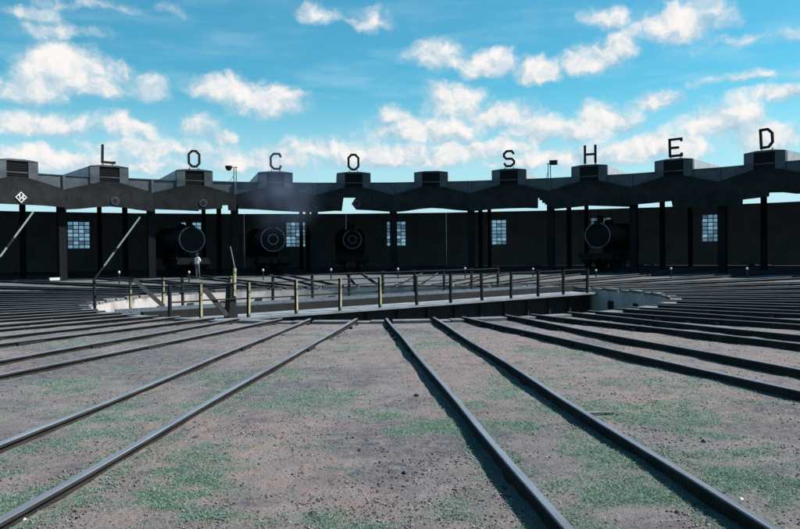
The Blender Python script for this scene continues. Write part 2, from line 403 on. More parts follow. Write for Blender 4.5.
# ------------------------------------------------------------------ turntable pit
pit = empty('turntable_pit', CEN, kind='structure')
nseg = 136
def ring(prof, n=nseg, a0=0.0):                # prof: (r, z), a closed ring about the centre
    m = MB(); v = []
    for (r, z) in prof:
        for i in range(n):
            a = 2*math.pi*i/n + a0; v.append((r*math.sin(a), r*math.cos(a), z))
    f = [(k*n+i, k*n+(i+1) % n, (k+1)*n+(i+1) % n, (k+1)*n+i) for k in range(len(prof)-1) for i in range(n)]
    return m.add(v, f)
PIT_D = -1.45
def wall_mat():                                # pale wall with soot runs hanging from its top edge
    m = M['pit']; nt = m.node_tree; L = nt.links; b = nt.nodes['Principled BSDF']
    src = b.inputs['Base Color'].links[0].from_socket
    t = nt.nodes.new('ShaderNodeTexCoord'); sp = nt.nodes.new('ShaderNodeSeparateXYZ'); L.new(t.outputs['Object'], sp.inputs[0])
    n = nt.nodes.new('ShaderNodeTexNoise'); n.inputs['Scale'].default_value = 1.7; n.inputs['Detail'].default_value = 6
    mp = nt.nodes.new('ShaderNodeMapping'); mp.inputs['Scale'].default_value = (1, 1, 0.12); L.new(t.outputs['Object'], mp.inputs[0]); L.new(mp.outputs[0], n.inputs['Vector'])
    a = nt.nodes.new('ShaderNodeMath'); a.operation = 'MULTIPLY_ADD'; a.inputs[1].default_value = 1.5; a.inputs[2].default_value = -0.80; L.new(n.outputs[0], a.inputs[0])
    s = nt.nodes.new('ShaderNodeMath'); s.operation = 'ADD'; L.new(a.outputs[0], s.inputs[0]); L.new(sp.outputs[2], s.inputs[1])
    r = nt.nodes.new('ShaderNodeMapRange'); r.inputs[1].default_value = -0.12; r.inputs[2].default_value = 0.16; r.inputs[4].default_value = 0.85; L.new(s.outputs[0], r.inputs[0])
    mx = nt.nodes.new('ShaderNodeMix'); mx.data_type = 'RGBA'; L.new(r.outputs[0], mx.inputs[0]); L.new(src, mx.inputs[6]); mx.inputs[7].default_value = (.06, .065, .07, 1)
    L.new(mx.outputs[2], b.inputs['Base Color'])
wall_mat()
ring([(R_PIT+0.36, -0.02), (R_PIT+0.30, -0.03), (R_PIT, -0.03), (R_PIT, PIT_D)]).build('pit_wall', 'pit', parent=pit)
fl = ring([(R_PIT-.001, PIT_D), (0.02, PIT_D)]); fl.build('pit_floor', 'pit_floor', parent=pit)
ring([(8.75, PIT_D), (8.75, PIT_D+.12), (8.68, PIT_D+.12), (8.68, PIT_D)]).build('ring_rail', 'iron', parent=pit)
MB().lathe([(1.6, PIT_D), (1.6, PIT_D+.35), (1.1, PIT_D+.4), (0.7, -.75), (0.5, -.6)], axis='Z', n=28).build('centre_pivot', 'coping', parent=pit)
# coping: one kerb stone between the two rails of each track and two between neighbouring tracks
def arc_block(a0, a1, r0, r1, z0, z1, n=4):
    m = MB(); v = []
    for i in range(n+1):
        a = a0 + (a1-a0)*i/n
        for r, z in ((r0, z0), (r0, z1-.012), (r0+.012, z1), (r1-.012, z1), (r1, z1-.012), (r1, z0)): v.append((r*math.sin(a), r*math.cos(a), z))
    k = 6; f = [(i*k+j, i*k+(j+1) % k, (i+1)*k+(j+1) % k, (i+1)*k+j) for i in range(n) for j in range(k)]
    f += [tuple(range(k)), tuple(range(n*k, n*k+k))[::-1]]
    return m.add(v, f)
g = 0.62/ (R_PIT+.15); hb = PHI/2; ci = 0.44/(R_PIT+.15)
cop_in = arc_block(-ci, ci, R_PIT-.015, R_PIT+.33, -.028, .075).mesh('coping_stone', 'coping')
cop_out = arc_block(g, hb-.001, R_PIT-.015, R_PIT+.33, -.028, .06).mesh('coping_stone', 'coping')
cop_out2 = arc_block(hb+.001, 2*hb-g, R_PIT-.015, R_PIT+.33, -.028, .055).mesh('coping_stone', 'coping')
blk = MB().box(-.17, .17, -.03, .05, -.75, -.42).mesh('niche_shade_block', 'iron')  # proud dark block that paints in the shade of a wall niche
for k in range(NT):
    a = A0 + (k+.5)*PHI
    for me in (cop_in, cop_out, cop_out2):
        o = link('coping_stone', me, pit, (0, 0, random.uniform(-.008, .008)), -a + random.uniform(-.0015, .0015))
    link('niche_shade_block', blk, pit, ((R_PIT-.02)*math.sin(a), (R_PIT-.02)*math.cos(a), 0), -a)

# ------------------------------------------------------------------ railway tracks
G2 = 0.5335 + 0.0325
def rail_mesh(r0, r1, side):
    prof = [(-.06,0),(.06,0),(.06,.012),(.009,.028),(.009,.112),(.034,.124),(.034,.147),(.026,.155),(-.026,.155),(-.034,.147),(-.034,.124),(-.009,.112),(-.009,.028),(-.06,.012)]
    n = len(prof); m = MB(); v = []; ys = [r0]
    while ys[-1] < r1: ys.append(ys[-1]+1.3)
    for y in ys:
        jx = 0.012*math.sin(y*1.1+side*2)*min(1, (y-r0)/3); jz = 0.006*math.sin(y*.83+side)
        v += [(side*G2 + x + jx, y, z + jz - .049) for x, z in prof]
    f = [(i*n+j, i*n+(j+1) % n, (i+1)*n+(j+1) % n, (i+1)*n+j) for i in range(len(ys)-1) for j in range(n)]
    f += [tuple(range(n)), tuple(range((len(ys)-1)*n, len(ys)*n))[::-1]]
    return m.add(v, f)
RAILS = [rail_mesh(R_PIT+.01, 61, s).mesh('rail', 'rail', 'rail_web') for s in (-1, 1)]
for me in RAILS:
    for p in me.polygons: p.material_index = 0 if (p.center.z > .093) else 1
chm = MB()
for i in range(5):
    y = R_PIT + .5 + i*.8 + random.uniform(-.12, .12)
    for s in (-1, 1):
        for e in (-1, 1):
            x = s*G2 + e*.085; chm.box(x-.03, x+.03, y-.05, y+.05, -.06, .02 + random.uniform(-.03, .015))
for y in (15.2, 25.7):
    for s in (-1, 1):
        for e in (-1, 1):
            x = s*G2 + e*.022; chm.box(x-.013, x+.013, y-.28, y+.28, -.02, .062)
            for q in (-.2, -.07, .07, .2): chm.box(x+e*.012-.012, x+e*.012+.012, y+q-.014, y+q+.014, .012, .04)
CHAIRS = chm.mesh('rail_fastenings', 'iron')
near_l = ['steel track left of centre whose right rail runs to the bottom left corner',
          'track sweeping to the left edge, second to the left of the bare central strip',
          'third track to the left of the bare central strip, ending under the near railing',
          'fourth track to the left of the bare central strip, weeds between its rails',
          'fifth track to the left of the bare central strip, a low dark line',
          'sixth track to the left of the bare central strip, far across the yard',
          'seventh track to the left of the bare central strip, beside the pale pit wall',
          'eighth track left of the bare central strip, running straight left off the pit']
near_r = ['steel track right of centre whose left rail leaves the bottom edge in the foreground',
          'track crossing to the right edge, second to the right of the bare central strip',
          'third track to the right of the bare central strip, with dark shaded rail sides',
          'fourth track to the right of the bare central strip, low across the yard',
          'fifth track to the right of the bare central strip, low across the yard',
          'sixth track to the right of the bare central strip, almost level in view',
          'seventh track to the right of the bare central strip, beside the dark pit wall',
          'eighth track right of the bare central strip, running straight right off the pit']
shed_names = {-5: 'under the white 14 sign', -4: 'under the roof letter L', -3: 'under the first roof letter O', -2: 'under the roof letter C',
              -1: 'under the second roof letter O', 0: 'under the roof monitor without a letter', 1: 'under the roof letter S', 2: 'under the roof letter H',
              3: 'under the roof letter E', 4: 'under the roof letter D', 5: 'next right after the letter D', 6: 'second right after the letter D', 7: 'third right after the letter D',
              8: 'at the far right end of the yard', -6: 'next left of the white 14 sign', -7: 'second left of the white 14 sign', -8: 'third left of the white 14 sign', -9: 'at the far left end of the yard'}
for i in range(-9, 25):
    a = A0 + (i+.5)*PHI
    if i <= 8: lab = 'steel track from the pit into the bay ' + shed_names[i]
    elif i >= 17: lab = near_l[i-17] if i-17 < 8 else ''
    else: lab = near_r[16-i]
    t = empty('railway_track', CEN, -a, label=lab, cat='railway track', group='tracks radiating from the turntable pit')
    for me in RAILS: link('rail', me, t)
    c = link('rail_fastenings', CHAIRS, t); c['kind'] = 'stuff'

# ------------------------------------------------------------------ turntable bridge
br = empty('turntable_bridge', CEN - Vector((0, 0, .045)), R(41.5), label='steel turntable bridge with yellow railing posts lying across the round pit', cat='turntable')
HL, HW = 9.62, 2.62
for s in (-1, 1):
    m = MB(); y = s*2.30
    m.box(-HL+.1, HL-.1, y-.012, y+.012, -1.12, -.16)
    m.box(-HL+.1, HL-.1, y-.16, y+.16, -.158, -.13); m.box(-HL+.1, HL-.1, y-.16, y+.16, -1.15, -1.122)
    for k in range(15):
        x = -HL + .3 + k*(2*HL-.6)/14; m.box(x-.04, x+.04, y-.13, y+.13, -1.118, -.162)
    m.build('girder', 'iron', parent=br)
    link('stringer', MB().box(-HL, HL, s*1.28-.11, s*1.28+.11, -.127, .17 if s < 0 else .02).mesh('stringer', 'iron'), br)
    rl = link('running_rail', None or MB().box(-HL, HL, s*G2-.033, s*G2+.033, .06, .155).box(-HL, HL, s*G2-.06, s*G2+.06, .0, .058).mesh('running_rail', 'rail'), br)
    x = -HL
    while x < HL-.1:
        x1 = min(x+1.603, HL); dz = random.uniform(-.006, .006)
        link('walkway_plate', MB().box(x+.006, x1-.006, min(s*1.40, s*(HW+.06)), max(s*1.40, s*(HW+.06)), -.125, -.055+dz).mesh('walkway_plate', 'walk'), br); x = x1
    rl
cb = MB()
for k in range(8):
    x = -HL+.6 + k*(2*HL-1.2)/7; cb.box(x-.09, x+.09, -2.28, 2.28, -.75, -.2)
cb.build('cross_beam', 'iron', parent=br)
MB().lathe([(.55, -.6), (.55, -.35), (.8, -.3), (.8, -.2)], axis='Z', n=20).build('pivot_casting', 'iron', parent=br)
pk = MB().box(-.19, .19, -1.16, 1.16, -.10, -.004).mesh('deck_plank', 'timber')
for k in range(44):
    link('deck_plank', pk, br, (-HL+.25+k*.4355, 0, random.uniform(-.01, .01)), random.uniform(-.006, .006))
near_p = [-9.45, -8.57, -7.12, -5.52, -3.92, -2.32, -.72, .88, 2.48, 4.08, 5.68, 7.28, 8.9]
far_p = [-9.45, -8.32, -7.22, -6.53, -4.75, -3.01, -1.25, .5, 2.25, 4.0, 5.75, 7.5, 9.3]
def post_mesh(yel):
    m = MB(); m.box(-.028, .028, -.055, .055, -.13, .95)
    me = m.mesh('railing_post', 'iron', 'yellow')
    for p in me.polygons: p.material_index = 1 if (yel and p.normal.y < -.5) else 0  # shade painted in: only the sunlit face is yellow, the others dark
    return me
pm = [post_mesh(False), post_mesh(True)]
for s, lst in ((-1, near_p), (1, far_p)):
    for i, x in enumerate(lst):
        o = link('railing_post', pm[1 if (s < 0 and i in (1, 2, 3, 4, 5)) or (s > 0 and i in (1, 2, 4)) else 0], br, (x, s*HW, 0), random.uniform(-.05, .05)); o.rotation_euler.x = random.uniform(-.03, .03); o.rotation_euler.y = random.uniform(-.02, .02)
        o.scale.z = random.uniform(.96, 1.03)
    for (z, nm) in ((.90, 'handrail'), (.47, 'middle_rail')):
        for i in range(len(lst)-1):
            m = MB().tube((lst[i], s*(HW-.075), z+random.uniform(-.015, .015)), (lst[i+1], s*(HW-.075), z+random.uniform(-.015, .015)), .022, n=6, caps=True)
            m.build(nm, 'iron', parent=br)
MB().bar((-8.52, -HW+.12, .93), (-7.72, -HW+.12, .02), .05, .13).build('raking_strut', 'timber', parent=br)
MB().bar((-8.26, HW-.12, .95), (-7.25, HW-.12, .02), .05, .13).build('raking_strut', 'timber', parent=br)
# control stand with its lever
cs = MB().prism([(-.15, -.055), (.15, -.055), (.11, .30), (.07, .92), (-.06, .92), (-.10, .30)], -.13, .13, mx=Matrix.Translation((-7.55, -HW+.22, 0))).build('control_stand', 'iron', parent=br)
MB().bar((-7.50, -HW+.1, .55), (-7.47, -HW+.1, 1.32), .07, .06).build('lever', 'yellow', parent=br)
MB().tube((-7.47, -HW+.1, 1.3), (-7.60, -HW+.1, 1.92), .014, n=6).build('lever_rod', 'pole', parent=br)
# end locking bar
MB().bar((9.3, -2.2, -.02), (9.75, -1.2, -.02), .1, .08).build('locking_bar', 'iron', parent=br)

# ------------------------------------------------------------------ locomotive shed
shed = empty('locomotive_shed', CEN, label='long curved locomotive shed with soot blackened open bays round the turntable', cat='shed')
HC = R_F*math.tan(PHI/2)                        # half the front chord of a bay
tn = math.tan(PHI/2)
BAYS = range(-7, 7)
# parapet: concrete wall along the top of each bay
pp = MB(); pp.prism([(-HC+.002, 6.0), (HC-.002, 6.0), (HC-.002, 7.05), (-HC+.002, 7.05)], R_F, R_F+.28)
ME_par = pp.mesh('parapet', 'concrete')
ME_cap = MB().box(-HC+.005, HC-.005, R_F-.05, R_F+.33, 7.052, 7.11).mesh('parapet_coping', 'concrete')
ME_tick = MB().box(-.10, .10, -.06, .06, 6.02, 7.04).mesh('pilaster', 'concrete')
def monitor():
    w = 1.31; m = MB()
    # box body behind the two piers
    top = [(-w, 7.82), (-.5, 7.90), (.5, 7.90), (w, 7.82)]
    m.prism([(-w, 6.9), (w, 6.9)] + top[::-1], R_F+.30, R_F+9.5)
    for s in (-1, 1):
        a, b = (s*.68, s*w); a, b = min(a, b), max(a, b)
        m.box(a, b, R_F-.07, R_F+.297, 6.62, 7.81, mi=1)
    m.prism([(-w, 7.812), (w, 7.812), (w-.02, 7.84), (.5, 7.93), (-.5, 7.93), (-w+.02, 7.84)], R_F-.09, R_F+.297, mi=1)
    return m
ME_mon = monitor().mesh('roof_monitor', 'sheet', 'concrete')
lv = MB(); lv.box(-.676, .676, R_F+.0, R_F+.05, 6.7, 7.808)
for k in range(9):
    z = 6.74 + k*.118; lv.box(-.674, .674, -.04, .04, -.008, .008, Matrix.Translation((0, R_F-.025, z+.05)) @ Matrix.Rotation(R(82), 4, 'X'))
ME_lou = lv.mesh('louvre', 'post_black')
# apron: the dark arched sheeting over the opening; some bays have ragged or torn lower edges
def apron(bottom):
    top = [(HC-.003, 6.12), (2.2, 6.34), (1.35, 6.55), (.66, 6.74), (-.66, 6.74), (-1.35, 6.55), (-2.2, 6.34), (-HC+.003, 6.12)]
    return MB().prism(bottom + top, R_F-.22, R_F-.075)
e = HC-.003
stdb = [(-e, 4.77), (-2.0, 4.85), (-.9, 5.0), (.0, 5.06), (.9, 5.0), (2.0, 4.86), (e, 4.77)]
flat = [(-e, 4.93), (-1.5, 5.02), (1.5, 5.0), (e, 4.92)]
aprons = {i: stdb for i in BAYS}
aprons[-5] = flat; aprons[-6] = flat
aprons[3] = [(-e, 4.86), (-1.5, 4.92), (-.1, 5.0), (0, 4.5), (e, 4.46)]
aprons[4] = [(-e, 4.46), (-1.4, 4.5), (-1.36, 4.85), (.3, 4.95), (.34, 5.2), (1.2, 5.16), (2.0, 5.02), (e, 5.0)]
aprons[-1] = [(-e, 4.82), (-1.5, 4.92), (-.95, 4.9), (-.80, 5.92), (.12, 5.92), (-.2, 5.45), (.16, 5.0), (1.2, 4.94), (e, 4.80)]
aprons[1] = [(-e, 4.74), (-1.2, 4.88), (0, 4.9), (1.2, 4.9), (2.18, 4.85), (2.2, 5.62), (2.3, 5.62), (2.3, 5.45), (2.5, 5.45), (2.5, 5.25), (2.7, 5.25), (2.7, 5.12), (e, 5.1)]
aprons[2] = [(-e, 5.0), (-2.75, 4.98), (-2.74, 4.75), (-1, 4.85), (0, 4.92), (e, 4.72)]
aprons[-2] = [(-e, 5.35), (-2.83, 5.35), (-2.82, 5.06), (-1.5, 5.02), (0, 4.92), (1.4, 4.86), (e, 4.80)]
aprons[-3] = [(-e, 4.95), (-1, 4.9), (.2, 4.85), (.25, 4.95), (1, 5.0), (1.95, 5.06), (1.96, 5.3), (2.4, 5.32), (2.42, 4.95), (e, 4.92)]
ap_cache = {}
def roof():
    m = MB()
    r0, r1 = R_F+.29, R_B+.6
    v = []
    for r, z in ((r0, 6.60), (r1, 8.45)):
        for s in (-1, 1): v += [(s*(r*tn-.003), r, z), (s*(r*tn-.003), r, z+.2)]
    f = [(0, 2, 6, 4), (1, 5, 7, 3), (0, 1, 3, 2), (4, 6, 7, 5), (0, 4, 5, 1), (2, 3, 7, 6)]
    return m.add(v, f)
ME_roof = roof().mesh('roof', 'soot_wall')
for i in BAYS:
    a = A0 + (i+.5)*PHI
    p = link('parapet', ME_par, shed, rz=-a); link('parapet_coping', ME_cap, p)
    mo = link('roof_monitor', ME_mon, shed, rz=-a); link('louvre', ME_lou, mo)
    key = id(aprons[i])
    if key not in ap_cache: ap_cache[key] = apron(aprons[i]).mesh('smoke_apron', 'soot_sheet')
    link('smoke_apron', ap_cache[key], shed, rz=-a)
    link('roof', ME_roof, shed, rz=-a)
# columns, beams, back wall and windows on the bay boundaries
ME_colf = MB().box(-.25, .25, .0, .5, -.02, 6.58).mesh('column', 'post_black')
ME_coli = MB().box(-.18, .18, -.18, .18, -.02, 7.3).mesh('column', 'post_black')
rf_c = R_F/math.cos(PHI/2) + .32
ME_beam = MB().add([(-.15, rf_c+.5, 6.0), (.15, rf_c+.5, 6.0), (.15, R_B-.3, 7.75), (-.15, R_B-.3, 7.75), (-.15, rf_c+.5, 6.55), (.15, rf_c+.5, 6.55), (.15, R_B-.3, 8.3), (-.15, R_B-.3, 8.3)],
                   [(0,3,2,1),(4,5,6,7),(0,1,5,4),(1,2,6,5),(2,3,7,6),(3,0,4,7)]).mesh('roof_beam', 'soot_wall')
WB, WT, WW = 2.43, 5.265, 1.1
hb_ = R_B*tn
bw = MB()
for (x0, x1, z0, z1) in ((-hb_+.003, -WW, -.02, 6.24), (WW, hb_-.003, -.02, 6.24), (-WW, WW, -.02, WB), (-WW, WW, WT, 6.24)): bw.box(x0, x1, R_B, R_B+.3, z0, z1)
ME_bw = bw.mesh('back_wall', 'soot_wall')
wf = MB(); t = .085
for k in range(5):
    x = -WW + k*2*WW/4; wf.box(max(x-t/2, -WW), min(x+t/2, WW), R_B+.12, R_B+.17, WB, WT)
for k in range(8):
    z = WB + k*(WT-WB)/7
    for q in range(4):
        x0 = -WW + q*2*WW/4 + t/2; x1 = x0 + 2*WW/4 - t; wf.box(x0, x1, R_B+.122, R_B+.168, max(z-t/2, WB), min(z+t/2, WT))
ME_wf = wf.mesh('window', 'soot_wall')
ME_gl = MB().box(-WW, WW, R_B+.14, R_B+.15, WB, WT).mesh('glazing', 'glass')
for i in range(-7, 8):
    a = A0 + i*PHI
    link('column', ME_colf, shed, (rf_c*math.sin(a), rf_c*math.cos(a), 0), -a)
    for r in (41.5, 52.0): link('column', ME_coli, shed, (r*math.sin(a), r*math.cos(a), 0), -a)
    link('roof_beam', ME_beam, shed, rz=-a)
    if -7 < i < 7 or True:
        link('back_wall', ME_bw, shed, rz=-a); w = link('window', ME_wf, shed, rz=-a); link('glazing', ME_gl, w)
    ap = (R_F/math.cos(PHI/2) - .05)
    if -7 < i < 7: link('pilaster', ME_tick, shed, (ap*math.sin(a), ap*math.cos(a), 0), -a)
for s, aa_ in ((-1, A0-7*PHI), (1, A0+7*PHI)):
    link('end_wall', MB().box(-.15+s*.15, .15+s*.15, rf_c+.51, R_B-.05, -.02, 6.5).mesh('end_wall', 'soot_wall'), shed, rz=-aa_)
# floor of the shed, let into the yard
fm = MB(); n = 28; v = []
for r in (R_F+1.2, R_B):
    for k in range(n+1):
        a = A0 + (-7 + 14*k/n)*PHI; v.append((r*math.sin(a), r*math.cos(a), .045))
fm.add(v, [(k, k+1, n+1+k+1, n+1+k) for k in range(n)])
tag(link('shed_floor', fm.mesh('shed_floor', 'soot_floor'), None, CEN), kind='structure')

# ------------------------------------------------------------------ roof letters
def stroke(pts, w, closed=False):
    pts = [Vector((p[0], p[1])) for p in pts]; n = len(pts); L, Rr = [], []
    for i, p in enumerate(pts):
        d0 = (p - pts[i-1]).normalized() if (closed or i > 0) else None
        d1 = (pts[(i+1) % n] - p).normalized() if (closed or i < n-1) else None
        if d0 is None: d0 = d1
        if d1 is None: d1 = d0
        n0, n1 = Vector((-d0.y, d0.x)), Vector((-d1.y, d1.x)); b = (n0+n1).normalized(); k = w/2/max(b.dot(n0), .3)
        L.append(p+b*k); Rr.append(p-b*k)
    return L, Rr
def stroke_mesh(m, pts, w, y0, y1, closed=False, ox=0, oz=0):
    L, Rr = stroke(pts, w, closed); n = len(L); v = []
    for y in (y0, y1):
        for q in L: v.append((q.x+ox, y, q.y+oz))
        for q in Rr: v.append((q.x+ox, y, q.y+oz))
    f = []; rng_ = range(n if closed else n-1)
    for i in rng_:
        j = (i+1) % n
        f += [(i, j, n+j, n+i), (2*n+i, 3*n+i, 3*n+j, 2*n+j), (i, 2*n+i, 2*n+j, j), (n+i, n+j, 3*n+j, 3*n+i)]
    if not closed: f += [(0, n, 3*n, 2*n), (n-1, 2*n+n-1, 3*n+n-1, 2*n-1)]
    m.add(v, f)
LW, LH, SW = .78, 1.14, .165                     # centre-line width and height, stroke
c_ = .24
GL = {'L': [([(-.38, LH+.08), (-.38, 0), (.44, 0), (.46, .10)], False)],
      'O': [([(-.38, c_), (-.38+c_, 0), (.38-c_, 0), (.38, c_), (.38, LH-c_), (.38-c_, LH), (-.38+c_, LH), (-.38, LH-c_)], True)],
      'C': [([(.40, .26), (.38-.1, 0), (-.38+c_, 0), (-.38, c_), (-.38, LH-c_), (-.38+c_, LH), (.38-.1, LH), (.40, LH-.26)], False)],
      'S': [([(-.38, .24), (-.38+.17, 0), (.38-c_, 0), (.38, .2), (.38, .38), (.38-.18, .56), (-.2, .56), (-.38, .74), (-.38, LH-.2), (-.38+.2, LH), (.38-.17, LH), (.38, LH-.24)], False)],
      'H': [([(-.38, -.1), (-.38, LH+.1)], False), ([(.38, -.1), (.38, LH+.1)], False), ([(-.275, .56), (.275, .56)], False)],
      'E': [([(.42, .18), (.42, 0), (-.38, 0), (-.38, LH), (.42, LH), (.42, LH-.18)], False), ([(-.275, .56), (.26, .56)], False)],
      'D': [([(-.34, 0), (.12, 0), (.38, .28), (.38, LH-.28), (.12, LH), (-.34, LH)], True)]}
letters = [(-4, 'L', 'flat black letter L standing on the sooty roof monitor near the left'),
           (-3, 'O', 'black octagonal letter O, first of two, left of the left floodlight'),
           (-2, 'C', 'black letter C on the roof monitor behind drifting smoke'),
           (-1, 'O', 'black octagonal letter O, second of two, right of the letter C'),
           (1, 'S', 'black letter S on the roof monitor left of the right floodlight'),
           (2, 'H', 'black letter H on the roof monitor right of the right floodlight'),
           (3, 'E', 'black letter E on the roof monitor between H and D'),
           (4, 'D', 'black letter D on the rightmost roof monitor')]
dxl = {-4: -.05, -3: 0, -2: .05, -1: 0, 1: 0, 2: .05, 3: .1, 4: .1}
for i, ch, lab in letters:
    a = A0 + (i+.5)*PHI; m = MB()
    for pts, cl in GL[ch]: stroke_mesh(m, pts, SW, -.05, .05, cl, 0, SW/2 + .12)
    lt = empty('roof_letter', pol(R_F+.12, a, 7.93) + Vector((math.cos(a), -math.sin(a), 0))*dxl[i], -a, label=lab, cat='letter', group='letters spelling LOCO SHED on the roof')
    lt.rotation_euler.y = {-4: .03, 4: -.05, 3: -.02}.get(i, 0.0)
    m.build('letter_face', 'letter', parent=lt)
    b = MB()
    for s in (-.33, .33) if ch != 'H' else (-.38, .38):
        b.box(s-.025, s+.025, -.03, .03, -.03, .118 if ch != 'H' else .118)
        b.tube((s*.9, .055, .3), (s*.9, .6, -.04), .012, n=6)
    b.build('bracket', 'iron', parent=lt)

# signs on the aprons
def face_frame(i, dx, z, r=R_F-.235):
    a = A0 + (i+.5)*PHI
    return pol(r, a, z) + Vector((math.cos(a), -math.sin(a), 0))*dx, -a
loc, rz = face_frame(-5, .12, 5.47)
sg = empty('diamond_sign', loc, rz, label='small diamond sign with white outline and the number 14', cat='sign'); sg.scale = (.9, 1, .9)
MB().prism([(-.43, 0), (0, -.43), (.43, 0), (0, .43)], -.02, .012).build('plate', 'letter', parent=sg)
m = MB(); stroke_mesh(m, [(-.37, 0), (0, -.37), (.37, 0), (0, .37)], .06, -.032, -.021, True); m.build('border', 'white', parent=sg)
m = MB(); stroke_mesh(m, [(-.17, .12), (-.09, .2), (-.09, -.2)], .065, -.032, -.021); m.build('digit', 'white', parent=sg)
m = MB(); stroke_mesh(m, [(.15, -.2), (.15, .2), (.0, -.07), (.22, -.07)], .06, -.032, -.021); m.build('digit', 'white', parent=sg)
for i, dx, lab in ((-4, .3, 'grimy round plate on the dark apron under the letter L'), (-3, .55, 'grimy bluish round plate on the apron under the first letter O'), (-1, .2, 'grimy round plate beside the torn apron under the second O')):
    loc, rz = face_frame(i, dx, 5.45)
    d = empty('bay_plate', loc, rz, label=lab, cat='sign', group='round plates on the bay fronts')
    MB().lathe([(.30, .01), (.30, -.015), (.28, -.02)], n=20).build('disc', 'plate', parent=d)
    MB().lathe([(.17, -.021), (.16, -.03)], n=16).build('boss', 'iron', parent=d)

# ------------------------------------------------------------------ floodlights on the parapet
def flood(bi, lab, facing):
    a = A0 + bi*PHI
    f = empty('floodlight', pol(R_F/math.cos(PHI/2)+.1, a, 7.11), -a, label=lab, cat='floodlight', group='floodlights on poles above the parapet')
    MB().tube((-.09, 0, -.01), (-.07, 0, 1.12), .03, n=8).build('pole', 'iron', parent=f)
    MB().tube((.10, 0, -.01), (.08, 0, 1.18), .03, n=8).build('pole', 'iron', parent=f)
    MB().bar((-.2 if facing > 0 else -.42, -.06, 1.06), (.42 if facing > 0 else .2, -.06, 1.06), .04).build('arm', 'iron', parent=f)
    s = facing
    hd = MB()
    if s < 0: hd.lathe([(.26, .22), (.27, .20), (.25, .05), (.15, -.10), (.06, -.14)], (-.46, -.05, .95), 'Z', 16)
    else:
        hd.box(.06, .52, -.28, .2, .98, 1.30); hd.prism([(.52, 1.0), (.60, .96), (.60, 1.32), (.52, 1.28)], -.3, .22)
    hd.build('lamp_head', 'iron', parent=f)
    MB().tube((-.42 if s < 0 else -.25, 0, 0), (-.09, 0, .45), .018, n=6).build('stay', 'iron', parent=f)
flood(-2, 'bowl floodlight on twin poles above the parapet between O and C', -1)
flood(2, 'box floodlight on twin poles above the parapet between S and H', 1)

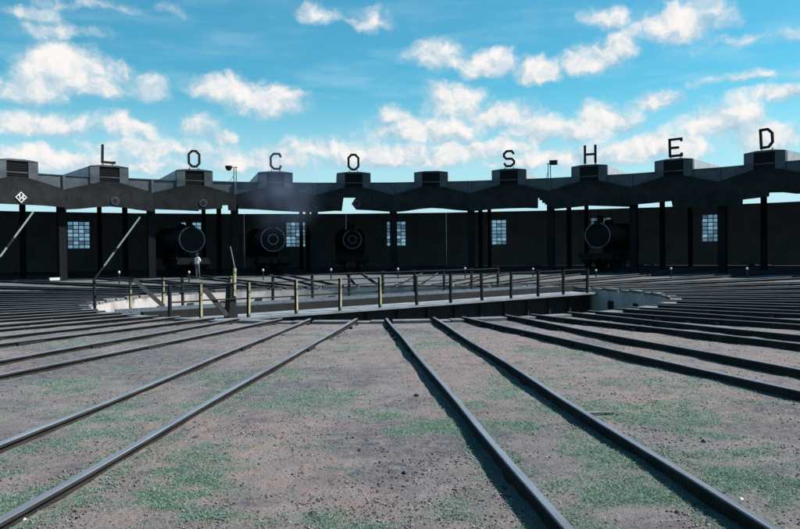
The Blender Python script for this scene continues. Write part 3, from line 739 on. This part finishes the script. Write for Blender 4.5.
# ------------------------------------------------------------------ steam locomotives in the bays
def loco(D):
    r = D/2; H = 2.8
    t = empty('steam_locomotive', (0, 0, 0))
    MB().lathe([(r, .06), (r, 1.9), (r*.93, 1.95), (r*.98, 6.5), (r*1.02, 8.0)], (0, 0, H), 'Y', 36).build('boiler', 'loco', parent=t, smooth=True)
    ri = MB(); n = 48; v = []
    for (q, y) in ((r+.012, .055), (r+.012, -.02), (r-.035, -.03), (r-.05, .05)):
        for k in range(n): w = 2*math.pi*k/n; v.append((q*math.cos(w), y, H+q*math.sin(w)))
    ri.add(v, [(j*n+k, j*n+(k+1) % n, ((j+1) % 4)*n+(k+1) % n, ((j+1) % 4)*n+k) for j in range(4) for k in range(n)])
    ri.build('smokebox_rim', 'loco_rim', parent=t, smooth=True)
    dr = MB().lathe([(r*.94, .03), (r*.9, -.02), (r*.66, -.07), (r*.40, -.12), (r*.36, -.13)], (0, 0, H), 'Y', 32).build('smokebox_door', 'loco', parent=t, smooth=True)
    hr = MB(); n = 32; v = []
    for (q, y) in ((r*.43, -.105), (r*.43, -.14), (r*.385, -.155), (r*.38, -.11)):
        for k in range(n): w = 2*math.pi*k/n; v.append((q*math.cos(w), y, H+q*math.sin(w)))
    hr.add(v, [(j*n+k, j*n+(k+1) % n, ((j+1) % 4)*n+(k+1) % n, ((j+1) % 4)*n+k) for j in range(4) for k in range(n)])
    hr.build('number_ring', 'loco_rim', parent=dr, smooth=True)
    MB().bar((-.16, -.17, H), (.16, -.17, H+.04), .035).tube((0, -.12, H), (0, -.19, H), .05, n=10).build('door_handle', 'loco', parent=dr)
    MB().lathe([(.30, H+r-.1), (.24, H+r+.05), (.26, H+r+.45), (.33, H+r+.5), (.30, H+r+.56)], (0, 1.0, 0), 'Z', 20).build('chimney', 'loco', parent=t, smooth=True)
    MB().lathe([(.42, H+r-.1), (.40, H+r+.2), (.25, H+r+.36), (.05, H+r+.4)], (0, 4.2, 0), 'Z', 20).build('steam_dome', 'loco', parent=t, smooth=True)
    MB().box(-1.25, 1.25, -.75, -.6, .95, 1.42).build('buffer_beam', 'loco', parent=t)
    MB().box(-1.35, 1.35, -.59, 8.4, 1.36, 1.44).build('running_board', 'loco', parent=t)
    MB().prism([(-1.35, 1.441), (1.35, 1.441), (1.35, 3.5), (.9, 3.9), (-.9, 3.9), (-1.35, 3.5)], 8.0, 10.2).build('cab', 'loco', parent=t)
    MB().box(-.55, -.45, -.58, 10, .72, 1.355).box(.45, .55, -.58, 10, .72, 1.355).build('frame', 'loco', parent=t)
    MB().box(-.16, .16, -1.1, -.752, .92, 1.18).build('coupler', 'iron', parent=t)
    MB().lathe([(.17, -.02), (.2, -.25), (.16, -.27)], (0, -.02, H+r*.3+.62 if r > .9 else H+.8), 'Y', 16).build('headlamp', 'loco', parent=t)
    for s in (-1, 1):
        MB().lathe([(.34, .25), (.36, .3), (.36, 1.3), (.34, 1.35)], (s*1.02, 0, 1.0), 'Y', 18).build('cylinder', 'loco', parent=t)
        MB().tube((s*1.22, -.45, 1.441), (s*1.22, -.45, 2.35), .022, n=6).build('handrail', 'loco', parent=t)
        MB().bar((s*.62, -.5, 1.44), (s*.5, .03, 2.1), .05).build('front_stay', 'loco', parent=t)
    wh = MB().lathe([(.61, -.06), (.66, -.05), (.66, -.03), (.61, .0), (.61, .07), (.5, .07), (.48, .04), (.14, .04), (.12, .1)], (0, 0, 0), 'Y', 26).mesh('wheel', 'loco')
    whs = MB().lathe([(.36, -.05), (.36, .05), (.1, .07)], (0, 0, 0), 'Y', 18).mesh('wheel', 'loco')
    for y, me, zr in ((.0, whs, .36), (2.6, wh, .61), (4.1, wh, .61), (5.6, wh, .61), (7.4, whs, .36)):
        for s in (-1, 1):
            o = link('wheel', me, t, (s*.60, y+.1, .155+zr)); o.rotation_euler.z = -s*math.pi/2
    return t
GRP = 'steam locomotives parked nose out in the shed bays'
big = loco(1.90); small = loco(1.56)
for k, (src, i, r, dx, lab) in enumerate(((None, -3, 33.7, -.35, 'dark steam locomotive facing out of the bay under the first letter O'),
        (big, -2, 34.6, -.25, 'dark steam locomotive with bright door ring in the smoky bay under the letter C'),
        (small, -1, 38.0, .05, 'smaller dark steam locomotive set back in the bay under the second letter O'),
        (None, 2, 35.0, .35, 'dark steam locomotive facing out of the right hand bay under the letter H'))):
    t = src or copy_tree(big)
    if i in (-3, 2):                             # these two show no ring on the door
        for ch in list(t.children):
            if ch.name.startswith('smokebox_door'):
                for q in list(ch.children):
                    if q.name.startswith('number_ring'): bpy.data.objects.remove(q)
    a = A0 + (i+.5)*PHI; t.location = pol(r, a); t.rotation_euler.z = -a
    tag(t, lab, 'locomotive', GRP)

# ------------------------------------------------------------------ sun streaks in the left bays, painted as pale slanting bars
def streak_bar(p0, p1, gap, r0, lab):
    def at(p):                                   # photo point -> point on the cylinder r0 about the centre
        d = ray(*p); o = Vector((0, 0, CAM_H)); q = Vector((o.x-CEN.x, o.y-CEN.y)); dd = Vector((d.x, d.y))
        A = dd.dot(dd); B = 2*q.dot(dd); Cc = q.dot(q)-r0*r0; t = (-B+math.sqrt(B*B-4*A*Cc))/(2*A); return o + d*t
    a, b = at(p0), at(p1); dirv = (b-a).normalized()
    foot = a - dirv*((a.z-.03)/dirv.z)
    t = empty('sun_streak', foot, label=lab, cat='pole', group='sun streaks in the left bays, built as pale bars')
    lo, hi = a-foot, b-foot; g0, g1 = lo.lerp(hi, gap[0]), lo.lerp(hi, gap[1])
    MB().bar((0, 0, 0), lo, .10, .13).build('streak_foot', 'soot_sheet', parent=t)  # dark lower end of the streak bar
    MB().bar(lo, g0, .08, .11).build('streak_lit', 'pole', parent=t)
    MB().bar(g0, g1, .10, .13).build('streak_gap', 'soot_sheet', parent=t)  # dark break in the painted streak of sun
    MB().bar(g1, hi, .08, .11).build('streak_lit', 'pole', parent=t)
streak_bar((104, 266), (140, 217), (.28, .36), R_F-.45, 'streak of sunlight built as a pale bar slanting right in the bay under the letter L')
streak_bar((0, 256.5), (33, 212), (.2, .42), R_F-.45, 'streak of sunlight built as a pale bar slanting right in the bay under the white 14 sign')

# ------------------------------------------------------------------ white-topped marker posts between the tracks
mk = empty('marker_post', (0, 0, 0))
MB().tube((0, 0, -.05), (0, 0, .42), .04, .035, n=10).build('post', 'iron', parent=mk)
MB().lathe([(.04, .421), (.055, .44), (.065, .48), (.055, .52), (.02, .535)], axis='Z', n=14).build('cap', 'white', parent=mk, smooth=True)
mnames = {-4: 'in front of the bays left of the letter L', -3: 'between the bays under L and the first O', -2: 'between the bays under the first O and C',
          -1: 'between the bays under C and the second O', 0: 'just right of the bay under the second O', 1: 'just left of the bay under S',
          2: 'between the bays under S and H', 3: 'between the bays under H and E', 4: 'between the bays under E and D', 5: 'right of the bay under D'}
mpx = {-4: (119, 271), -3: (189, 271), -2: (263, 269), -1: (331, 268.5), 0: (398, 268), 1: (465, 267.5), 2: (533, 268), 3: (596, 269.5), 4: (671, 267.5), 5: (747, 267.5)}
for j, (i, nm) in enumerate(mnames.items()):
    t = mk if j == 0 else copy_tree(mk)
    d = ray(*mpx[i]); s = 50.0/d.y if abs(i) < 3 else (47.0/d.y if i < 5 else 44.0/d.y)
    t.location = (d.x*s, d.y*s, 0); t.rotation_euler.z = random.uniform(0, 6)
    zt = CAM_H + d.z*s
    t.scale = (1, 1, max(.6, zt/.53))
    tag(t, 'white topped marker post ' + nm, 'post', 'white topped posts between the shed tracks')
# white trough by the left bays
tr = empty('trough', (-23.0, 52.2, .02), R(40), label='low white trough lying in front of the bay right of the 14 sign', cat='trough'); tr.scale = (.72, .72, .72)
MB().prism([(-.42, .05), (.42, .05), (.46, .30), (-.46, .30)], -.16, .16).build('body', 'white', parent=tr)
MB().box(-.36, -.28, -.17, .17, -.04, .049).box(.28, .36, -.17, .17, -.04, .049).build('feet', 'iron', parent=tr)
MB().prism([(.47, .07), (.62, .07), (.62, .28), (.50, .30)], -.14, .14).build('end_box', 'iron', parent=tr)

# ------------------------------------------------------------------ man in a white shirt
def person(loc, rz, label):
    J = {}; E = []; RAD = {}
    def jt(n, p, r, par=None):
        J[n] = p; RAD[n] = r
        if par: E.append((par, n))
    jt('pelvis', (0, 0, .95), (.155, .115)); jt('waist', (0, .0, 1.08), (.145, .105), 'pelvis'); jt('chest', (0, .0, 1.30), (.17, .12), 'waist')
    jt('collar', (0, .0, 1.46), (.10, .08), 'chest'); jt('neck', (0, -.01, 1.54), (.055, .055), 'collar')
    jt('jaw', (0, -.035, 1.60), (.065, .075), 'neck'); jt('skull', (0, -.015, 1.68), (.078, .095), 'jaw'); jt('crown', (0, 0, 1.735), (.06, .07), 'skull')
    for s, n in ((-1, 'l'), (1, 'r')):
        jt('hip'+n, (s*.10, 0, .88), (.10, .10), 'pelvis'); jt('knee'+n, (s*.11, -.03 if s < 0 else .03, .49), (.062, .065), 'hip'+n)
        jt('calf'+n, (s*.11, .0 if s < 0 else .06, .32), (.058, .062), 'knee'+n)
        jt('ankle'+n, (s*.115, .02 if s < 0 else .10, .09), (.042, .045), 'calf'+n); jt('toe'+n, (s*.13, -.15 if s < 0 else -.06, .035), (.042, .03), 'ankle'+n)
        jt('sh'+n, (s*.19, 0, 1.42), (.062, .062), 'collar'); jt('elb'+n, (s*.30, .06, 1.16), (.045, .045), 'sh'+n)
        wr = (s*.235, -.12, .99); jt('wr'+n, wr, (.032, .032), 'elb'+n)
        pa = (s*.20, -.18, .955); jt('palm'+n, pa, (.038, .022), 'wr'+n)
        for q, (ox, l) in enumerate(((-.03, .07), (-.01, .08), (.01, .075), (.03, .06))):
            b = (pa[0]+ox, pa[1]-.04, pa[2]-.015); jt(f'fa{n}{q}', b, (.010, .010), 'palm'+n)
            jt(f'fb{n}{q}', (b[0]-s*.005, b[1]-l*.6, b[2]-l*.5), (.008, .008), f'fa{n}{q}')
        jt('th'+n, (pa[0]-s*.05, pa[1]-.01, pa[2]+.015), (.011, .011), 'palm'+n); jt('tt'+n, (pa[0]-s*.06, pa[1]-.05, pa[2]), (.009, .009), 'th'+n)
    names = list(J); me = bpy.data.meshes.new('body'); me.from_pydata([J[n] for n in names], [(names.index(a), names.index(b)) for a, b in E], [])
    tmp = bpy.data.objects.new('body', me); COL.objects.link(tmp)
    sk = tmp.modifiers.new('skin', 'SKIN'); sk.use_smooth_shade = True
    for k, n in enumerate(names):
        sv = me.skin_vertices[0].data[k]; sv.radius = RAD[n]; sv.use_root = (n == 'pelvis')
    tmp.modifiers.new('sub', 'SUBSURF').levels = 2
    dg = bpy.context.evaluated_depsgraph_get(); m2 = bpy.data.meshes.new_from_object(tmp.evaluated_get(dg)); bpy.data.objects.remove(tmp)
    skin = mat('skin', (0.09, 0.05, 0.035), .6); shirt = mat('white_shirt', (.82, .82, .80), .8); tro = mat('trouser_cloth', (0.055, 0.065, 0.085), .9, var=(.16, .17, .19), vscale=5, amount=.6); shoe = mat('shoe', (.02, .02, .02), .5)
    m2.materials.clear()
    for q in (skin, shirt, tro, shoe): m2.materials.append(q)
    for p in m2.polygons:
        c = p.center; k = 0
        if c.z < .10: k = 3
        elif c.z < 1.0 and abs(c.x) < .2 and not (c.y < -.13 and c.z > .85): k = 2
        elif c.z < 1.49 and c.z >= 1.0 and not (abs(c.x) > .2 and c.z < 1.2): k = 1
        p.material_index = k; p.use_smooth = True
    t = empty('person', loc, rz, label=label, cat='person')
    link('body', m2, t)
    MB().lathe([(.098, 1.69), (.10, 1.73), (.085, 1.77), (.03, 1.80)], (0, .012, 0), 'Z', 16).build('hair', shoe, parent=t, smooth=True)
    MB().box(-.012, .012, -.135, -.10, 1.635, 1.665).build('nose', skin, parent=t)
    for s in (-1, 1):
        MB().lathe([(.004, -.118), (.013, -.108), (.013, -.09)], (s*.032, 0, 1.675), 'Y', 8).build('eye', 'white', parent=t)
        MB().lathe([(.012, -.02), (.03, -.01), (.03, .008)], (s*.083, .0, 1.655), 'Y', 8).build('ear', skin, parent=t)
    return t
gp = on_ground(197.5, 278.2)
person((gp.x, gp.y, .0), R(-35), 'man in a white shirt and dark trousers standing before the shed')

# ------------------------------------------------------------------ loose stones, boards and clinker in the foreground
def rock(name, px, py, size, m, label, cat='stone', flat=.6, group=None):
    p = on_ground(px, py); mm = MB(); n = 8; rs = random.Random(int(px*7+py))
    prof = [(.25, 0), (.95, .0), (1.0, .35), (.7, .8), (.25, 1.0)]; v = []
    for k, (q, h) in enumerate(prof):
        for i in range(n):
            a = 2*math.pi*i/n; j = rs.uniform(.72, 1.2); v.append((q*j*size*math.cos(a), q*j*size*.75*math.sin(a), h*size*flat*2*rs.uniform(.85, 1.15)-.01))
    f = [(k*n+i, k*n+(i+1) % n, (k+1)*n+(i+1) % n, (k+1)*n+i) for k in range(len(prof)-1) for i in range(n)] + [tuple(range(n))[::-1], tuple(range((len(prof)-1)*n, len(prof)*n))]
    mm.add(v, f); o = mm.build(name, m, smooth=False); o.location = (p.x, p.y, float(relief(np.array([p.x]), np.array([p.y]))[0])); o.rotation_euler.z = rs.uniform(0, 6)
    tag(o, label, cat, group)
rock('stone', 23, 523, .028, 'stone_pale', 'white stone beside the left rail at the bottom left corner', 'stone', .4)
rock('stone', 741, 497, .024, 'stone_pale', 'white stone on the cinders near the bottom right corner', 'stone', .4)
rock('clinker', 312, 512, 0.026, 'stone_dark', 'dark clinker lump at the bottom left of the bare central strip', 'clinker')
rock('clinker', 404.5, 471, 0.026, 'stone_dark', 'dark clinker lump in the lower middle of the bare central strip', 'clinker')
rock('clinker', 359.5, 450, 0.023, 'stone_dark', 'small dark clinker lump left of the middle of the bare strip', 'clinker')
rock('clinker', 353, 437.5, 0.019, 'stone_dark', 'smallest dark clinker lump on the weedy edge of the bare strip', 'clinker')
rock('clinker', 416.5, 394, 0.039, 'stone_dark', 'dark clinker lump lying nearest the pit on the bare central strip', 'clinker')
rock('clinker', 677, 512, 0.023, 'stone_dark', 'dark clinker lump inside the right track at the bottom edge', 'clinker')
rock('clinker', 703.5, 440, 0.029, 'stone_dark', 'dark clinker lump on the cinders right of the right track', 'clinker')
rock('clinker', 259, 465, 0.019, 'stone_dark', 'dark clinker lump on the weeds right of the left track', 'clinker')
rock('clinker', 74, 365, .16, 'stone_dark', 'low dark heap of clinker between the tracks at the left', 'clinker', .18)
rock('clinker', 196, 440, 0.058, 'stone_dark', 'flat dark clinker slab just right of the left track', 'clinker', .2)
def board(px, py, l, w, rz, lab):
    p = on_ground(px, py); m = MB(); m.add([(-l/2, -w/2, 0), (l/2-.03, -w/2, 0), (l/2, w/2-.02, 0), (-l/2+.05, w/2, 0), (-l/2, -w/2, .014), (l/2-.03, -w/2, .01), (l/2, w/2-.02, .008), (-l/2+.05, w/2, .015)],
        [(0,3,2,1),(4,5,6,7),(0,1,5,4),(1,2,6,5),(2,3,7,6),(3,0,4,7)])
    o = m.build('board', 'board'); o.location = (p.x, p.y, .005); o.rotation_euler.z = rz; tag(o, lab, 'board')
board(599, 413.5, .36, .06, R(8), 'thin grey board lying right of the right track')

# ------------------------------------------------------------------ gravel and weeds (nobody could count these)
def scatter(n, y0=4.3, y1=24.0, power=1.3):
    u = rng.random(n); y = (y0**(-power) + u*(y1**(-power)-y0**(-power)))**(-1/power)
    x = (rng.random(n)-.5)*2*(y*0.56+.5)
    keep = np.hypot(x-CEN.x, y-CEN.y) > R_PIT+.5
    return x[keep], y[keep]
def off_rail(x, y, d=.07):
    a = np.arctan2(x-CEN.x, y-CEN.y); r = np.hypot(x-CEN.x, y-CEN.y)
    k = np.round((a-A0)/PHI-.5); da = a-(A0+(k+.5)*PHI)
    lat = r*np.sin(da)
    return np.abs(np.abs(lat)-G2) > d, np.abs(np.abs(lat)-G2)
x, y = scatter(80000)
gr, dk, _ = masks(x, y); ok, _l = off_rail(x, y); cl = fbm(x+3, y-8, 1.6, 4)
keep = ok & (rng.random(len(x)) < (.15 + .85*sstep(cl, .42, .62))); x, y, dk = x[keep], y[keep], dk[keep]
n = len(x); size = (.0025 + .008*rng.random(n)**4.5)*(1 + .05*y)
base = np.array([[1,0,0],[0,1,0],[-1,0,0],[0,-1,0],[0,0,1],[0,0,-.6]], float)
fac = np.array([[0,1,4],[1,2,4],[2,3,4],[3,0,4],[1,0,5],[2,1,5],[3,2,5],[0,3,5]])
jit = rng.uniform(.6, 1.3, (n, 6, 3)); th = rng.random(n)*6.28; c, s = np.cos(th), np.sin(th)
v = base[None]*jit*np.array([1.1, .9, .7]); vx = v[..., 0]*c[:, None]-v[..., 1]*s[:, None]; vy = v[..., 0]*s[:, None]+v[..., 1]*c[:, None]
V = np.stack([vx*size[:, None]+x[:, None], vy*size[:, None]+y[:, None], v[..., 2]*size[:, None]+relief(x, y)[:, None]+size[:, None]*.25], -1).reshape(-1, 3)
Fc = (fac[None]+(np.arange(n)*6)[:, None, None]).reshape(-1, 3)
sme = np_mesh('gravel', V, Fc, smooth=False)
tone = np.repeat(rng.random(n), 8); idx = np.where(tone < .20, 0, np.where(tone < .85, 1, 2))
for q in (mat('gravel_dark', (.03, .029, .033), .9), mat('gravel_mauve', (.12, .102, .104), .9), mat('gravel_pale', (.23, .21, .21), .9)): sme.materials.append(q)
sme.polygons.foreach_set('material_index', idx.astype(np.int32)); sme.update()
tag(link('gravel', sme), 'loose cinders and gravel strewn over the yard', 'gravel', kind='stuff')

x, y = scatter(230000, 4.3, 22.0, 1.15)
gr, dk, _ = masks(x, y); ok, lat = off_rail(x, y, .06)
edge = (lat < .22)*(fbm(x, y, 1.3, 3) > .5)*.40
keep = ok & (rng.random(len(x)) < np.maximum(gr**1.3*.95, edge)); x, y = x[keep], y[keep]
NB = 5; n = len(x)*NB
bx = np.repeat(x, NB)+rng.normal(0, .03, n); by = np.repeat(y, NB)+rng.normal(0, .03, n)
h = (.004+.014*rng.random(n)**2.2)*(1+.03*by); w = h*.07+.0014*(1+.10*by); th = rng.random(n)*6.28; ln = h*rng.uniform(.8, 2.6, n); la = rng.random(n)*6.28
z0 = relief(bx, by)-.004
A = np.stack([bx-w*np.cos(th), by-w*np.sin(th), z0], -1); B = np.stack([bx+w*np.cos(th), by+w*np.sin(th), z0], -1)
m1 = np.stack([bx+ln*.45*np.cos(la), by+ln*.45*np.sin(la), z0+h*.7], -1); wv = np.stack([w*np.cos(th), w*np.sin(th), 0*w], -1)*.8
T = np.stack([bx+ln*np.cos(la), by+ln*np.sin(la), z0+h], -1)
V = np.stack([A, B, m1+wv, m1-wv, T], 1).reshape(-1, 3); o5 = np.arange(n)*5
Fc = np.concatenate([np.stack([o5, o5+1, o5+2], -1), np.stack([o5, o5+2, o5+3], -1), np.stack([o5+3, o5+2, o5+4], -1)], 0)
wme = np_mesh('weeds', V, Fc, smooth=False)
def leaf(nm, c):
    m = bpy.data.materials.new(nm); m.use_nodes = True; nt = m.node_tree; b = nt.nodes['Principled BSDF']
    b.inputs['Base Color'].default_value = (*c, 1); b.inputs['Roughness'].default_value = .7; b.inputs['Specular IOR Level'].default_value = .2
    tl = nt.nodes.new('ShaderNodeBsdfTranslucent'); tl.inputs[0].default_value = (*c, 1); mx = nt.nodes.new('ShaderNodeMixShader'); mx.inputs[0].default_value = .35
    nt.links.new(b.outputs[0], mx.inputs[1]); nt.links.new(tl.outputs[0], mx.inputs[2]); nt.links.new(mx.outputs[0], nt.nodes['Material Output'].inputs[0]); return m
for q in (leaf('weed_green', (.140, .262, .203)), leaf('weed_dry', (.235, .29, .228)), leaf('weed_deep', (.085, .16, .11))): wme.materials.append(q)
tt = np.tile(np.where(rng.random(n) < .55, 0, np.where(rng.random(n) < .4, 1, 2)), 3)
wme.polygons.foreach_set('material_index', tt.astype(np.int32)); wme.update()
tag(link('weeds', wme), 'low teal green weeds and grass growing in patches', 'grass', kind='stuff')

# ------------------------------------------------------------------ drifting smoke in front of the bay under the letter C
def smoke():
    a = A0 - 1.5*PHI
    mm = MB().box(-3.4, 4.1, -2.2, 1.9, 2.2, 11.6)
    m = bpy.data.materials.new('smoke'); m.use_nodes = True; nt = m.node_tree; nt.nodes.remove(nt.nodes['Principled BSDF']); L = nt.links
    pv = nt.nodes.new('ShaderNodeVolumePrincipled'); pv.inputs['Color'].default_value = (.36, .50, .76, 1)
    t = nt.nodes.new('ShaderNodeTexCoord'); n = nt.nodes.new('ShaderNodeTexNoise'); n.inputs['Scale'].default_value = .55; n.inputs['Detail'].default_value = 4; L.new(t.outputs['Object'], n.inputs['Vector'])
    vm = nt.nodes.new('ShaderNodeVectorMath'); vm.operation = 'MULTIPLY_ADD'; vm.inputs[1].default_value = (1/3.4, 1/1.9, 1/4.6); vm.inputs[2].default_value = (-.12, .1, -6.9/4.6); L.new(t.outputs['Object'], vm.inputs[0])
    ln = nt.nodes.new('ShaderNodeVectorMath'); ln.operation = 'LENGTH'; L.new(vm.outputs[0], ln.inputs[0])
    r = nt.nodes.new('ShaderNodeMapRange'); r.inputs[1].default_value = 1.0; r.inputs[2].default_value = .1; r.inputs[3].default_value = 0; r.inputs[4].default_value = 1; L.new(ln.outputs['Value'], r.inputs[0])
    q = nt.nodes.new('ShaderNodeMapRange'); q.inputs[1].default_value = .36; q.inputs[2].default_value = .75; q.inputs[4].default_value = .22; L.new(n.outputs[0], q.inputs[0])
    mu = nt.nodes.new('ShaderNodeMath'); mu.operation = 'MULTIPLY'; L.new(r.outputs[0], mu.inputs[0]); L.new(q.outputs[0], mu.inputs[1])
    L.new(mu.outputs[0], pv.inputs['Density']); L.new(pv.outputs[0], nt.nodes['Material Output'].inputs['Volume'])
    o = mm.build('smoke', m); o.location = pol(R_F-2.0, a); o.rotation_euler.z = -a
    tag(o, 'thin blue smoke drifting up past the letter C', 'smoke', kind='stuff')
smoke()
